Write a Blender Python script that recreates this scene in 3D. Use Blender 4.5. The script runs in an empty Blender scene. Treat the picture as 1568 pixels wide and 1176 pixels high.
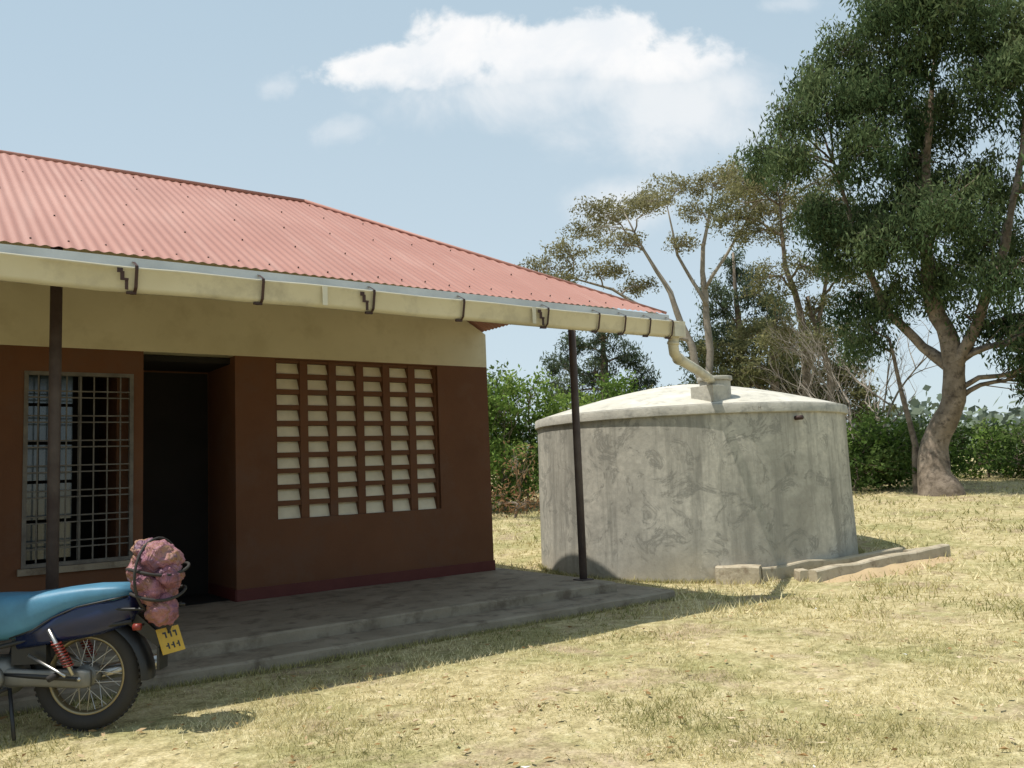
import bpy, math, random
import numpy as np
from mathutils import Vector, Matrix, noise as mn
random.seed(4); rng=np.random.default_rng(7)
S=bpy.context.scene
S.view_settings.view_transform='Standard'; S.view_settings.look='None'; S.view_settings.exposure=0

# ---------------------------------------------------------------- materials
def newmat(name):
    m=bpy.data.materials.new(name); m.use_nodes=True; nt=m.node_tree; nt.nodes.clear()
    o=nt.nodes.new('ShaderNodeOutputMaterial'); return m,nt,o
def N(nt,t,**k):
    n=nt.nodes.new(t)
    for a,b in k.items(): setattr(n,a,b)
    return n
def noise(nt,co,scale,detail=4,rough=.55,dist=0):
    n=N(nt,'ShaderNodeTexNoise'); n.inputs['Scale'].default_value=scale; n.inputs['Detail'].default_value=min(detail,5)
    n.inputs['Roughness'].default_value=rough; n.inputs['Distortion'].default_value=dist
    nt.links.new(co,n.inputs['Vector']); return n.outputs['Fac']
def ramp(nt,fac,stops):
    r=N(nt,'ShaderNodeValToRGB'); e=r.color_ramp.elements
    while len(e)<len(stops): e.new(.5)
    for x,(p,c) in zip(e,stops):
        x.position=p; x.color=(*c,1) if len(c)==3 else c
    nt.links.new(fac,r.inputs['Fac']); return r.outputs['Color']
def mix(nt,fac,a,b,mode='MIX'):
    m=N(nt,'ShaderNodeMix',data_type='RGBA',blend_type=mode)
    for s,v in ((m.inputs[0],fac),(m.inputs[6],a),(m.inputs[7],b)):
        if isinstance(v,(int,float)): s.default_value=v
        elif isinstance(v,tuple): s.default_value=(*v,1)
        else: nt.links.new(v,s)
    return m.outputs[2]
def mapped(nt,scale=(1,1,1),kind='Object'):
    t=N(nt,'ShaderNodeTexCoord'); m=N(nt,'ShaderNodeMapping'); m.inputs['Scale'].default_value=scale
    nt.links.new(t.outputs[kind],m.inputs['Vector']); return m.outputs['Vector']
def weathered(name,c1,c2,scale=3,rough=.8,bump=.15,bscale=40,metal=0,stain=None,streak=False,spec=.3):
    m,nt,o=newmat(name); b=N(nt,'ShaderNodeBsdfPrincipled'); co=mapped(nt)
    f=noise(nt,co,scale,5,.6)
    col=ramp(nt,f,[(.3,c1),(.7,c2)])
    if stain:
        co2=mapped(nt,(1,1,.16)) if streak else co
        g=noise(nt,co2,scale*1.9,5,.65)
        col=mix(nt,ramp(nt,g,[(.5,(0,0,0)),(.68,(1,1,1))]),col,stain)
    nt.links.new(col,b.inputs['Base Color']); b.inputs['Roughness'].default_value=rough; b.inputs['Metallic'].default_value=metal
    b.inputs['Specular IOR Level'].default_value=spec
    if bump:
        bn=N(nt,'ShaderNodeBump'); bn.inputs['Strength'].default_value=bump; bn.inputs['Distance'].default_value=.02
        nt.links.new(noise(nt,co,bscale,3),bn.inputs['Height']); nt.links.new(bn.outputs[0],b.inputs['Normal'])
    nt.links.new(b.outputs[0],o.inputs[0]); return m
def leafmat(name,dark,mid,light,trans=.3):
    m,nt,o=newmat(name); a=N(nt,'ShaderNodeAttribute',attribute_name='tone')
    col=ramp(nt,a.outputs['Fac'],[(0,dark),(.5,mid),(1,light)])
    d=N(nt,'ShaderNodeBsdfDiffuse')
    t=N(nt,'ShaderNodeBsdfTranslucent'); mx=N(nt,'ShaderNodeMixShader'); mx.inputs[0].default_value=trans
    nt.links.new(col,d.inputs[0]); nt.links.new(col,t.inputs[0])
    nt.links.new(d.outputs[0],mx.inputs[1]); nt.links.new(t.outputs[0],mx.inputs[2]); nt.links.new(mx.outputs[0],o.inputs[0]); return m

M_brown=weathered('brown_paint',(.115,.050,.025),(.15,.067,.034),1.3,.75,.1,60,stain=(.13,.066,.04),spec=.2)
M_red=weathered('oxide_skirting',(.08,.016,.013),(.105,.026,.02),3,.6)
M_cream=weathered('cream_paint',(.54,.49,.345),(.62,.565,.41),1.2,.8,.05,60,stain=(.50,.445,.305))
M_block=weathered('cream_block',(.66,.60,.46),(.80,.73,.57),6,.85,.1,60)
M_dark=weathered('dark_interior',(.012,.01,.008),(.02,.016,.014),2,.9,0)  # near-black colour paints in the shade inside the recess and rooms
M_slab=weathered('veranda_concrete',(.20,.165,.12),(.31,.265,.20),2.5,.85,.3,50,stain=(.14,.11,.08))
def tankmat():
    m,nt,o=newmat('tank_cement'); b=N(nt,'ShaderNodeBsdfPrincipled'); co=mapped(nt)
    col=ramp(nt,noise(nt,co,.9,5,.66,.4),[(.34,(.35,.33,.28)),(.5,(.48,.455,.39)),(.68,(.60,.565,.48))])
    g=noise(nt,mapped(nt,(1,1,.10)),3.4,5,.7)
    col=mix(nt,ramp(nt,g,[(.47,(0,0,0)),(.62,(.85,.85,.85))]),col,(.26,.25,.215))
    h=noise(nt,co,2.6,5,.75,1.2)
    col=mix(nt,ramp(nt,h,[(.53,(0,0,0)),(.60,(.75,.75,.75)),(.67,(0,0,0))]),col,(.20,.195,.17))
    col=mix(nt,ramp(nt,noise(nt,co,13,4,.7),[(.4,(.4,.4,.4)),(.62,(0,0,0))]),col,(.27,.255,.22))
    sp=N(nt,'ShaderNodeSeparateXYZ'); nt.links.new(co,sp.inputs[0])
    ad=N(nt,'ShaderNodeMath',operation='ADD'); nt.links.new(sp.outputs[2],ad.inputs[0]); nt.links.new(noise(nt,co,2,3),ad.inputs[1])
    col=mix(nt,ramp(nt,ad.outputs[0],[(.45,(.6,.6,.6)),(.9,(0,0,0))]),col,(.50,.44,.34))
    nt.links.new(col,b.inputs['Base Color']); b.inputs['Roughness'].default_value=.92; b.inputs['Specular IOR Level'].default_value=.2
    bn=N(nt,'ShaderNodeBump'); bn.inputs['Strength'].default_value=.12; bn.inputs['Distance'].default_value=.02
    nt.links.new(noise(nt,co,22,3),bn.inputs['Height']); nt.links.new(bn.outputs[0],b.inputs['Normal'])
    nt.links.new(b.outputs[0],o.inputs[0]); return m
M_tank=tankmat()
M_lid=weathered('lid_cement',(.48,.455,.385),(.64,.61,.53),2.5,.9,.3,18,stain=(.38,.36,.31))
M_rim=weathered('rim_cement',(.35,.335,.29),(.50,.475,.41),3.5,.9,.3,22,stain=(.27,.26,.23))
M_curb=weathered('curb_cement',(.36,.31,.22),(.48,.415,.31),4,.9,.3,30,stain=(.25,.2,.14))
M_gut=weathered('gutter_cream',(.56,.515,.39),(.66,.62,.50),1.6,.5,.04,20,stain=(.46,.425,.34),spec=.4)
M_galv=weathered('galvanised',(.46,.48,.49),(.62,.64,.65),3,.5,.05,20,metal=.2)
M_post=weathered('post_steel',(.06,.042,.04),(.11,.088,.078),5,.6,.1,30)
M_strap=weathered('strap_steel',(.035,.02,.018),(.07,.035,.028),8,.6,.1)
M_white=weathered('grille_paint',(.09,.08,.07),(.17,.155,.135),9,.6,.05)
M_glass=weathered('window_glass',(.02,.028,.038),(.08,.11,.14),2.5,.12,0,spec=.8)
M_bark=weathered('bark',(.13,.10,.072),(.31,.25,.195),4,.95,.8,14,stain=(.075,.057,.044))
M_barkpale=weathered('bark_pale',(.20,.17,.14),(.34,.30,.25),3,.95,.3,12)
M_soil=weathered('soil',(.40,.29,.17),(.48,.36,.21),4,.95,.4,20)
M_scrap=weathered('scrap_paper',(.6,.6,.58),(.75,.75,.73),9,.8,0)

def roofmat():
    m,nt,o=newmat('roof_red_sheet'); b=N(nt,'ShaderNodeBsdfPrincipled'); co=mapped(nt)
    c=ramp(nt,noise(nt,co,.6,5,.6),[(.3,(.345,.15,.115)),(.7,(.43,.215,.17))])
    c=mix(nt,ramp(nt,noise(nt,mapped(nt,(6,.5,.5)),1.6,4,.6),[(.5,(0,0,0)),(.8,(.6,.6,.6))]),c,(.48,.29,.24))
    c=mix(nt,ramp(nt,noise(nt,mapped(nt,(1.1,.25,.25)),1.1,3,.6),[(.45,(0,0,0)),(.6,(.35,.35,.35))]),c,(.33,.155,.12))
    nt.links.new(c,b.inputs['Base Color']); b.inputs['Roughness'].default_value=.55; b.inputs['Specular IOR Level'].default_value=.4
    nt.links.new(b.outputs[0],o.inputs[0]); return m
M_roof=roofmat()
def groundmat():
    m,nt,o=newmat('dry_lawn'); b=N(nt,'ShaderNodeBsdfDiffuse'); co=mapped(nt)
    a=noise(nt,co,.8,5,.68); f=noise(nt,co,9,5,.7); g=noise(nt,co,1.3,5,.66,.4); h=noise(nt,co,55,3,.7)
    c=ramp(nt,f,[(.3,(.30,.25,.125)),(.5,(.54,.455,.25)),(.72,(.72,.63,.40))])
    c=mix(nt,ramp(nt,a,[(.45,(0,0,0)),(.62,(.65,.65,.65))]),c,ramp(nt,f,[(.3,(.15,.155,.055)),(.7,(.40,.395,.17))]))
    c=mix(nt,ramp(nt,g,[(.52,(0,0,0)),(.65,(.75,.75,.75))]),c,ramp(nt,f,[(.3,(.27,.20,.13)),(.7,(.54,.42,.29))]))
    c=mix(nt,.5,c,ramp(nt,h,[(.3,(.12,.12,.12)),(.62,(1,1,1))]),'MULTIPLY')
    nt.links.new(c,b.inputs['Color'])
    bn=N(nt,'ShaderNodeBump'); bn.inputs['Strength'].default_value=.5; bn.inputs['Distance'].default_value=.03
    nt.links.new(noise(nt,co,38,4,.7),bn.inputs['Height']); nt.links.new(bn.outputs[0],b.inputs['Normal'])
    nt.links.new(b.outputs[0],o.inputs[0]); return m
M_ground=groundmat()
M_grass=leafmat('grass_blades',(.17,.18,.06),(.52,.455,.22),(.80,.71,.45),.25)
M_litter=leafmat('litter',(.12,.07,.03),(.35,.22,.1),(.6,.5,.35),.1)

# ---------------------------------------------------------------- mesh helpers
class MB:
    def __init__(s): s.v=[]; s.f=[]; s.m=[]; s.sm=[]
    def add(s,v,f,mi=0,smooth=False):
        o=len(s.v); s.v+=[tuple(p) for p in v]; s.f+=[tuple(i+o for i in q) for q in f]; s.m+=[mi]*len(f); s.sm+=[smooth]*len(f)
    def box(s,a,b,mi=0,M=None):
        x0,y0,z0=a; x1,y1,z1=b
        v=[(x0,y0,z0),(x1,y0,z0),(x1,y1,z0),(x0,y1,z0),(x0,y0,z1),(x1,y0,z1),(x1,y1,z1),(x0,y1,z1)]
        if M is not None: v=[tuple(M@Vector(p)) for p in v]
        s.add(v,[(0,3,2,1),(4,5,6,7),(0,1,5,4),(1,2,6,5),(2,3,7,6),(3,0,4,7)],mi)
    def tube(s,path,rad,n=8,mi=0,cap=True):
        path=[Vector(p) for p in path]
        if not hasattr(rad,'__len__'): rad=[rad]*len(path)
        v=[];a=None
        for i,p in enumerate(path):
            t=(path[min(i+1,len(path)-1)]-path[max(i-1,0)]).normalized()
            if a is None: a=t.orthogonal().normalized()
            else:
                a=a-t*a.dot(t)
                a=a.normalized() if a.length>1e-4 else t.orthogonal().normalized()
            b=t.cross(a)
            for k in range(n):
                an=2*math.pi*k/n; v.append(p+(a*math.cos(an)+b*math.sin(an))*rad[i])
        f=[]
        for i in range(len(path)-1):
            for k in range(n):
                f.append((i*n+k,i*n+(k+1)%n,(i+1)*n+(k+1)%n,(i+1)*n+k))
        if cap: f.append(tuple(range(n))[::-1]); f.append(tuple((len(path)-1)*n+k for k in range(n)))
        s.add(v,f,mi,True)
    def ring(s,c,R,r,n=40,k=8,mi=0,sy=1):
        v=[];f=[]
        for i in range(n):
            a=2*math.pi*i/n
            for j in range(k):
                b=2*math.pi*j/k; q=R+r*math.cos(b); w=r*sy*math.sin(b)
                v.append((c[0]+q*math.cos(a),c[1]+w,c[2]+q*math.sin(a)))
        for i in range(n):
            i2=(i+1)%n
            for j in range(k): f.append((i*k+j,i*k+(j+1)%k,i2*k+(j+1)%k,i2*k+j))
        s.add(v,f,mi,True)
    def loft(s,secs,n=16,mi=0,p=.6):
        v=[];f=[]
        for (x,zt,zb,w) in secs:
            zc=(zt+zb)/2; h=(zt-zb)/2
            for k in range(n):
                a=2*math.pi*k/n; c=math.cos(a); sn=math.sin(a)
                v.append((x,w*math.copysign(abs(c)**p,c),zc+h*math.copysign(abs(sn)**p,sn)))
        for i in range(len(secs)-1):
            for k in range(n): f.append((i*n+k,(i+1)*n+k,(i+1)*n+(k+1)%n,i*n+(k+1)%n))
        f.append(tuple(range(n))); f.append(tuple((len(secs)-1)*n+k for k in range(n))[::-1])
        s.add(v,f,mi,True)
    def obj(s,name,mats,parent=None,bevel=0):
        me=bpy.data.meshes.new(name); me.from_pydata(s.v,[],s.f)
        for m in mats: me.materials.append(m)
        me.polygons.foreach_set('material_index',s.m); me.polygons.foreach_set('use_smooth',s.sm); me.update()
        o=bpy.data.objects.new(name,me); S.collection.objects.link(o)
        if parent: o.parent=parent
        if bevel:
            b=o.modifiers.new('b','BEVEL'); b.width=bevel; b.segments=2; b.limit_method='ANGLE'
        return o
def empty(name,loc=(0,0,0)):
    o=bpy.data.objects.new(name,None); o.location=loc; S.collection.objects.link(o); return o
def np_mesh(name,verts,k,mats,tone=None,parent=None):
    nv=len(verts); nf=nv//k; me=bpy.data.meshes.new(name)
    me.vertices.add(nv); me.vertices.foreach_set('co',verts.astype(np.float32).ravel())
    me.loops.add(nv); me.loops.foreach_set('vertex_index',np.arange(nv,dtype=np.int32))
    me.polygons.add(nf); me.polygons.foreach_set('loop_start',np.arange(0,nv,k,dtype=np.int32)); 
    me.update(calc_edges=True)
    for m in mats: me.materials.append(m)
    if tone is not None:
        a=me.attributes.new('tone','FLOAT','POINT'); a.data.foreach_set('value',np.repeat(tone,k).astype(np.float32))
    o=bpy.data.objects.new(name,me); S.collection.objects.link(o)
    if parent: o.parent=parent
    return o
def gz(x,y):
    s=.8*np.asarray(x)+.6*np.asarray(y)
    s=np.asarray(s,float)
    return sum(np.interp(s+d,[0,10.6,12.4,20,30,60],[0,0,.08,.58,.98,1.12]) for d in (-.8,-.4,0,.4,.8))/5

# ---------------------------------------------------------------- ground
u=np.linspace(-1,1,260); g=np.sinh(u*6.2)/np.sinh(6.2)*900
X,Y=np.meshgrid(g+6,g+6,indexing='ij'); Z=gz(X,Y)
for i in range(X.shape[0]):
    for j in range(X.shape[1]):
        x,y=X[i,j],Y[i,j]
        if abs(x)<60 and abs(y)<60:
            Z[i,j]+=.03*mn.noise(Vector((x*.6,y*.6,0)))+.012*mn.noise(Vector((x*3,y*3,5)))-.012
n=X.shape[0]; idx=np.arange(n*n).reshape(n,n)
q=np.stack([idx[:-1,:-1],idx[1:,:-1],idx[1:,1:],idx[:-1,1:]],-1).reshape(-1,4)
mb=bpy.data.meshes.new('ground'); mb.from_pydata(np.stack([X,Y,Z],-1).reshape(-1,3).tolist(),[],q.tolist())
mb.materials.append(M_ground); mb.polygons.foreach_set('use_smooth',[True]*len(mb.polygons))
go=bpy.data.objects.new('ground',mb); S.collection.objects.link(go)

TX,TY=9.33,8.50
def blades(n,rmin,rmax,h0,h1,w0):
    az=np.radians(rng.uniform(15,95,n)); r=rmin*(rmax/rmin)**rng.uniform(0,1,n)
    x=r*np.cos(az); y=r*np.sin(az)
    cl=np.array([mn.noise(Vector((a*1.3,b*1.3,2)))+.8*mn.noise(Vector((a*5,b*5,9))) for a,b in zip(x,y)])
    keep=(cl>-.35+rng.uniform(-.3,.5,n))&~((x<6.7)&(y>6.3))&((x-TX)**2+(y-TY)**2>2.2**2)
    x,y,r,cl=x[keep],y[keep],r[keep],cl[keep]; m=len(x)
    h=rng.uniform(h0,h1,m)*(1+.9*np.clip(cl,0,1)); w=w0*(.6+r/8); a=rng.uniform(0,6.28,m); le=rng.uniform(.2,1.3,m); la=rng.uniform(0,6.28,m)
    z=gz(x,y)-.012
    b=np.stack([x,y,z],-1); d=np.stack([np.cos(a)*w,np.sin(a)*w,0*w],-1)
    tip=b+np.stack([np.cos(la)*h*le,np.sin(la)*h*le,h],-1)
    t=np.clip(.58+rng.normal(0,.22,m)-.6*np.array([mn.noise(Vector((p*.7,q_*.7,7))) for p,q_ in zip(x,y)])-.25*cl,0,1)
    return np.stack([b-d,b+d,tip],1).reshape(-1,3),t
v1,t1=blades(150000,2.0,9,.012,.036,.0024)
v2,t2=blades(60000,8,32,.03,.08,.004)
# tufts against slab edge, posts and tank foot
def edge(n,fn,h):
    P=np.array([fn(t) for t in rng.uniform(0,1,n)]); P[:,:2]+=rng.normal(0,.018,(n,2)); hh=rng.uniform(.3,1,n)*h; a=rng.uniform(0,6.28,n)
    b=np.stack([P[:,0],P[:,1],gz(P[:,0],P[:,1])-.012],-1); d=np.stack([np.cos(a)*.003,np.sin(a)*.003,0*a],-1); la=rng.uniform(0,6.28,n)
    return np.stack([b-d,b+d,b+np.stack([np.cos(la)*hh*.5,np.sin(la)*hh*.5,hh],-1)],1).reshape(-1,3),np.clip(rng.normal(.3,.2,n),0,1)
v3,t3=edge(5000,lambda t:(-.5+7.2*t,6.335-.03*abs(mn.noise(Vector((t*30,0,0))))),.06)
v4,t4=edge(5000,lambda t:(TX+2.235*math.cos(2.6+3.2*t),TY+2.235*math.sin(2.6+3.2*t)),.07)
np_mesh('grass',np.concatenate([v1,v2,v3,v4]),3,[M_grass],np.concatenate([t1,t2,t3,t4]))
def litter(name,m,s0,s1,mat,r1=18):
    az=np.radians(rng.uniform(18,92,m)); r=2.2*(r1/2.2)**rng.uniform(0,1,m); x=r*np.cos(az); y=r*np.sin(az)
    k=~((x<6.7)&(y>6.3))&((x-TX)**2+(y-TY)**2>2.3**2); x=x[k];y=y[k];m=len(x); sz=rng.uniform(s0,s1,m); a=rng.uniform(0,6.28,m); z=gz(x,y)+.012
    qs=[]
    for s1_,s2 in ((-1,0),(0,-.4),(1,0),(0,.4)):
        qs.append(np.stack([x+sz*(np.cos(a)*s1_-np.sin(a)*s2),y+sz*(np.sin(a)*s1_+np.cos(a)*s2),z+rng.uniform(0,.015,m)],-1))
    np_mesh(name,np.stack(qs,1).reshape(-1,3),4,[mat],rng.uniform(0,1,m))
litter('leaf_litter',2400,.008,.035,M_litter)
litter('scrap_paper',26,.012,.03,M_scrap,r1=9)

# ---------------------------------------------------------------- building
B=empty('school_building')
XL,XR=-5.5,6.06; YW=8.81; T=.2
EX0,EX1,EY0,EY1=-5.89,6.45,6.05,11.61; EZ=2.95; SL=.556; HW=(EY1-EY0)/2
b=MB()
def wall(x0,x1,z0,z1,mi=0): b.box((x0,YW,z0),(x1,YW+T,z1),mi)
wall(XL,.95,.1,2.71); wall(.95,1.88,.1,.70); wall(.95,1.88,2.48,2.71); wall(1.88,1.97,.1,2.71)
wall(2.87,3.30,.1,2.71); wall(3.30,5.33,.1,.98); wall(3.30,5.33,2.695,2.71); wall(5.33,XR,.1,2.71)
b.box((1.77,YW+T,.1),(1.97,9.75,2.71)); b.box((2.87,YW+T,.1),(3.07,9.75,2.71)); b.box((1.77,9.75,.1),(3.07,9.9,2.71))
b.box((XR-T,YW+T,.1),(XR,11.0,2.71)); b.box((XL,YW+T,.1),(XL+T,11.0,2.71)); b.box((XL,11.0,.1),(XR,11.2,2.71))
b.obj('walls',[M_brown],B)
b=MB()
def prism(pts,y0,y1):
    k=len(pts); v=[(x,y0,z) for x,z in pts]+[(x,y1,z) for x,z in pts]
    b.add(v,[tuple(range(k)),tuple(range(k,2*k))[::-1]]+[(i,i+k,(i+1)%k+k,(i+1)%k) for i in range(k)])
prism([(XL,2.71),(XR,2.71),(XR,3.13),(3.95,4.3),(-3.4,4.3),(XL,3.13)],YW,YW+T)
b.box((XR-T,YW+T,2.71),(XR,11.0,3.12)); b.box((XL,YW+T,2.71),(XL+T,11.0,3.12)); b.box((XL,11.0,2.71),(XR,11.2,3.1))
b.obj('upper_walls',[M_cream],B)
b=MB()
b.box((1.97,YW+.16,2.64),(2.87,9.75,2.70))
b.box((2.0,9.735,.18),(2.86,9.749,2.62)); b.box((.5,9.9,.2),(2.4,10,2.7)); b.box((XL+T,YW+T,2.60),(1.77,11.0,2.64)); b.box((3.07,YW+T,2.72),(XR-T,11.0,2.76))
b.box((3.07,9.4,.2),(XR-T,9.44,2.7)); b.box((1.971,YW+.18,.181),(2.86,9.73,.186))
b.obj('dark_interior',[M_dark],B)  # recess ceiling, door, floor and room linings, shade painted as near-black
b=MB()
for x0,x1 in ((XL,1.97),(2.87,XR)): b.box((x0,YW-.012,.17),(x1,YW,.30))
b.box((2.858,YW+0,.17),(2.87,9.75,.30)); b.box((XR,YW-.012,.17),(XR+.012,11.2,.30))
b.obj('skirting',[M_red],B)
def rough_slab(name,x0,x1,y0,y1,zt):
    # slab with a slightly chipped, uneven front arris
    b=MB(); ns=140; v=[];f=[]
    for i in range(ns+1):
        x=x0+(x1-x0)*i/ns; c1=.012*abs(mn.noise(Vector((x*2.3,zt*9,0))))+.014*max(0,mn.noise(Vector((x*7,zt*5,3)))); z2=zt+.005*mn.noise(Vector((x*1.1,2,0)))
        for y,z in ((y0+.006*mn.noise(Vector((x*1.7,8,zt))),-.2),(y0+.006*mn.noise(Vector((x*1.7,8,zt))),z2-.012-c1),(y0+.014+c1,z2),(y0+.2,z2),(y1,z2),(y1,-.2)): v.append((x,y,z))
    for i in range(ns):
        for j in range(5): f.append((i*6+j,(i+1)*6+j,(i+1)*6+j+1,i*6+j+1))
    f.append(tuple(range(6))); f.append(tuple(ns*6+j for j in range(6))[::-1]); b.add(v,f); return b.obj(name,[M_slab],B)
rough_slab('veranda_floor',XL-.6,6.24,6.80,11.3,.18)
rough_slab('apron',XL-1,6.66,6.36,11.5,.085)
b=MB(); x0,x1,z0,z1=3.30,5.33,.98,2.695
NC,NR=6,10; px=(x1-x0)/NC; pz=(z1-z0)/NR; yf=YW+.04
for i in range(NC+1):
    xc=x0+i*px; w=.045 if 0<i<NC else .03
    b.box((max(x0,xc-w),yf,z0),(min(x1,xc+w),yf+.10,z1),0)
for j in range(NR+1):
    zc=z0+j*pz
    for i in range(NC):
        a=x0+i*px+(.045 if i else .03); c=x0+(i+1)*px-(.045 if i<NC-1 else .03)
        if j>0: b.box((a,yf+.01,zc-.032+rng.normal(0,.002)),(c,yf+.10,min(zc+.022,z1)),0)
        if j<NR:
            lo=zc+(.022 if j else 0); e=rng.normal(0,.003)
            b.add([(a,yf+.03+e,lo),(c,yf+.03-e,lo),(c,yf+.085,zc+pz-.03),(a,yf+.085,zc+pz-.03)],[(0,1,2,3)],1)
b.box((x0,yf+.105,z0),(x1,yf+.12,z1),0)
b.obj('vent_block_window',[M_brown,M_block],B)
b=MB(); gx0,gx1,gz0,gz1=.95,1.88,.70,2.48
for x in (gx0,gx1-.035): b.box((x,YW-.01,gz0),(x+.035,YW+.05,gz1),0)
for z in (gz0,gz1-.035): b.box((gx0+.035,YW-.008,z),(gx1-.035,YW+.05,z+.035),0)
for x in np.linspace(gx0,gx1,9)[1:-1]: b.box((x-.006,YW+.0,gz0),(x+.006,YW+.012,gz1),0)
b.box((1.40,YW+.02,gz0),(1.43,YW+.05,gz1),0)
z=gz0+.16; k=0
while z<gz1-.05:
    b.box((gx0,YW-.004,z-.006),(gx1,YW+.016,z+.006),0); z+= .06 if k%2==0 else .17; k+=1
b.box((gx0-.03,YW-.05,gz0-.06),(gx1+.03,YW+.0,gz0-.002),1)
b.obj('window_grille',[M_white,M_slab],B)
b=MB()
for i,(a,c) in enumerate(((.985,1.08),(1.10,1.2),(1.22,1.38))):
    for zz in np.arange(.76,2.2,.36): b.box((a,YW+.16+.02*i,zz),(c,YW+.165+.02*i,zz+.33),0)
b.obj('window_panes',[M_glass],B)
b=MB()
for x in (.98,6.13,-4.2): 
    b.tube([(x,7.2,.16),(x,7.2,3.10 if x>6 else 3.5)],.043,12); b.box((x-.08,7.12,.18),(x+.08,7.28,.192))
b.box((-4.2,7.16,3.44),(5.55,7.24,3.52))
b.obj('veranda_posts',[M_post],B)

def slope(name,along0,along1,tf,cut=0):
    per=.076; ns=int((along1-along0)/per*8); vs=[];fs=[]; R=10
    for i in range(ns+1):
        a=along0+(along1-along0)*i/ns; run=min(HW,a-along0,along1-a)
        run=max(run,0.001); st=min(cut,run)
        zo=.005*math.cos(2*math.pi*a/per)
        for j in range(R+1):
            d=st+(run-st)*j/R; vs.append(tf(a,d,EZ+SL*d+zo+.016*mn.noise(Vector((a*.35,d*.6,0)))))
    for i in range(ns):
        for j in range(R): fs.append((i*(R+1)+j,(i+1)*(R+1)+j,(i+1)*(R+1)+j+1,i*(R+1)+j+1))
    m_=MB(); m_.add(vs,fs,0,True); return m_.obj(name,[M_roof],B)
slope('roof_front',EX0,EX1,lambda a,d,z:(a,EY0+d,z))
slope('roof_back',EX0,EX1,lambda a,d,z:(a,EY1-d,z))
slope('roof_hip_right',EY0,EY1,lambda a,d,z:(EX1-d,a,z),.40)
slope('roof_hip_left',EY0,EY1,lambda a,d,z:(EX0+d,a,z))
b=MB(); rz=EZ+SL*HW+.01; ym=(EY0+EY1)/2; A=(EX0+HW,ym,rz); C=(EX1-HW,ym,rz)
b.tube([A,C],.022,8)
for e,r_ in (((EX1,EY0,EZ+.006),C),((EX1,EY1,EZ+.006),C),((EX0,EY0,EZ+.006),A),((EX0,EY1,EZ+.006),A)): b.tube([e,r_],[.014,.022],8)
b.obj('ridge_caps',[M_roof],B)
b=MB()
for d in (.12,.75,1.4,2.05,2.6):
    a=EX0+d+.1
    while a<EX1-d:
        aa=round(a/.076)*.076+rng.normal(0,.004); dd=d+rng.normal(0,.012); b.tube([(aa,EY0+dd,EZ+SL*dd+.004),(aa,EY0+dd-.005,EZ+SL*dd+.017)],.0065,5); a+=.228 if d<.2 else .456
b.obj('roof_nails',[M_strap],B)
b=MB()
b.box((EX0+.02,EY0+.06,2.76),(EX1-.05,EY0+.085,2.935),1)
prof=[(.055,2.86),(.05,2.77),(.02,2.70),(-.05,2.69),(-.085,2.72),(-.10,2.835),(-.112,2.84),(-.112,2.852),(-.095,2.852)]
gx=np.linspace(EX0,EX1+.06,120); v=[]; f=[]
for i,x in enumerate(gx):
    dz=.010*mn.noise(Vector((x*1.3,0,0)))
    dent=.035*math.exp(-((x-1.05)/.10)**2)+.025*math.exp(-((x-.80)/.07)**2)
    for jj,(y,z) in enumerate(prof):
        dy=.01*mn.noise(Vector((x*1.7,3,0)))+(dent if 3<=jj<=5 else 0)+.005*mn.noise(Vector((x*6,z*9,0)))
        v.append((x,EY0+y+dy,z+dz))
k=len(prof)
for i in range(len(gx)-1):
    for j in range(k-1): f.append((i*k+j,(i+1)*k+j,(i+1)*k+j+1,i*k+j+1))
b.add(v,f,0,True)
xe=EX1+.06
b.add([(xe,EY0+p[0],p[1]) for p in prof],[tuple(range(k))],0)
for x in (-3.1,-.3,2.6,4.6): b.box((x,EY0-.119,2.70),(x+.04,EY0-.113,2.85),0)
b.box((EX0,EY0-.03,2.835),(EX1,EY0-.02,2.93),1)
b.box((EX0,EY0-.02,2.922),(EX1,EY0+.06,2.928),1)
b.obj('gutter',[M_gut,M_galv],B)
b=MB()
def strap(x,dbl=False):
    w=.011
    pts=[(-.02,2.91),(-.122,2.86),(-.124,2.835),(-.098,2.715),(-.055,2.682),(.02,2.69)]
    for (y0,z0_),(y1,z1_) in zip(pts[:-1],pts[1:]):
        t=.005
        b.add([(x-w,EY0+y0-t,z0_-t),(x+w,EY0+y0-t,z0_-t),(x+w,EY0+y1-t,z1_-t),(x-w,EY0+y1-t,z1_-t)],[(0,1,2,3)])
    b.box((x-.05,EY0-.07,2.673),(x+.012,EY0-.05,2.688))
    if dbl:
        b.box((x-.10,EY0-.125,2.75),(x-.075,EY0-.118,2.81)); b.box((x-.08,EY0-.127,2.75),(x-.05,EY0-.12,2.765)); b.box((x-.12,EY0-.127,2.80),(x-.085,EY0-.12,2.83)); b.box((x-.07,EY0-.12,2.69),(x-.05,EY0-.112,2.76))
for x,d in ((-4.6,0),(-3.6,0),(-2.6,1),(-1.6,0),(-.6,0),(.4,0),(1.28,1),(2.14,0),(3.03,1),(3.87,0),(4.78,1),(5.4,0),(5.74,0),(6.08,0),(6.40,0)): strap(x,d)
b.obj('gutter_straps',[M_strap],B)
b=MB()
b.tube([(6.52,6.03,2.80),(6.52,6.05,2.62),(6.56,6.08,2.55),(6.75,6.20,2.51),(7.5,6.6,2.46),(8.1,6.95,2.42),(8.2,7.0,2.40)],.055,12)
b.tube([(6.52,6.045,2.66),(6.52,6.05,2.63)],.064,12); b.tube([(6.73,6.19,2.515),(6.78,6.215,2.507)],.064,12); b.tube([(7.9,6.84,2.437),(7.95,6.87,2.43)],.063,12)
b.box((6.44,EY0-.11,2.70),(6.60,EY0+.05,2.86))
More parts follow.
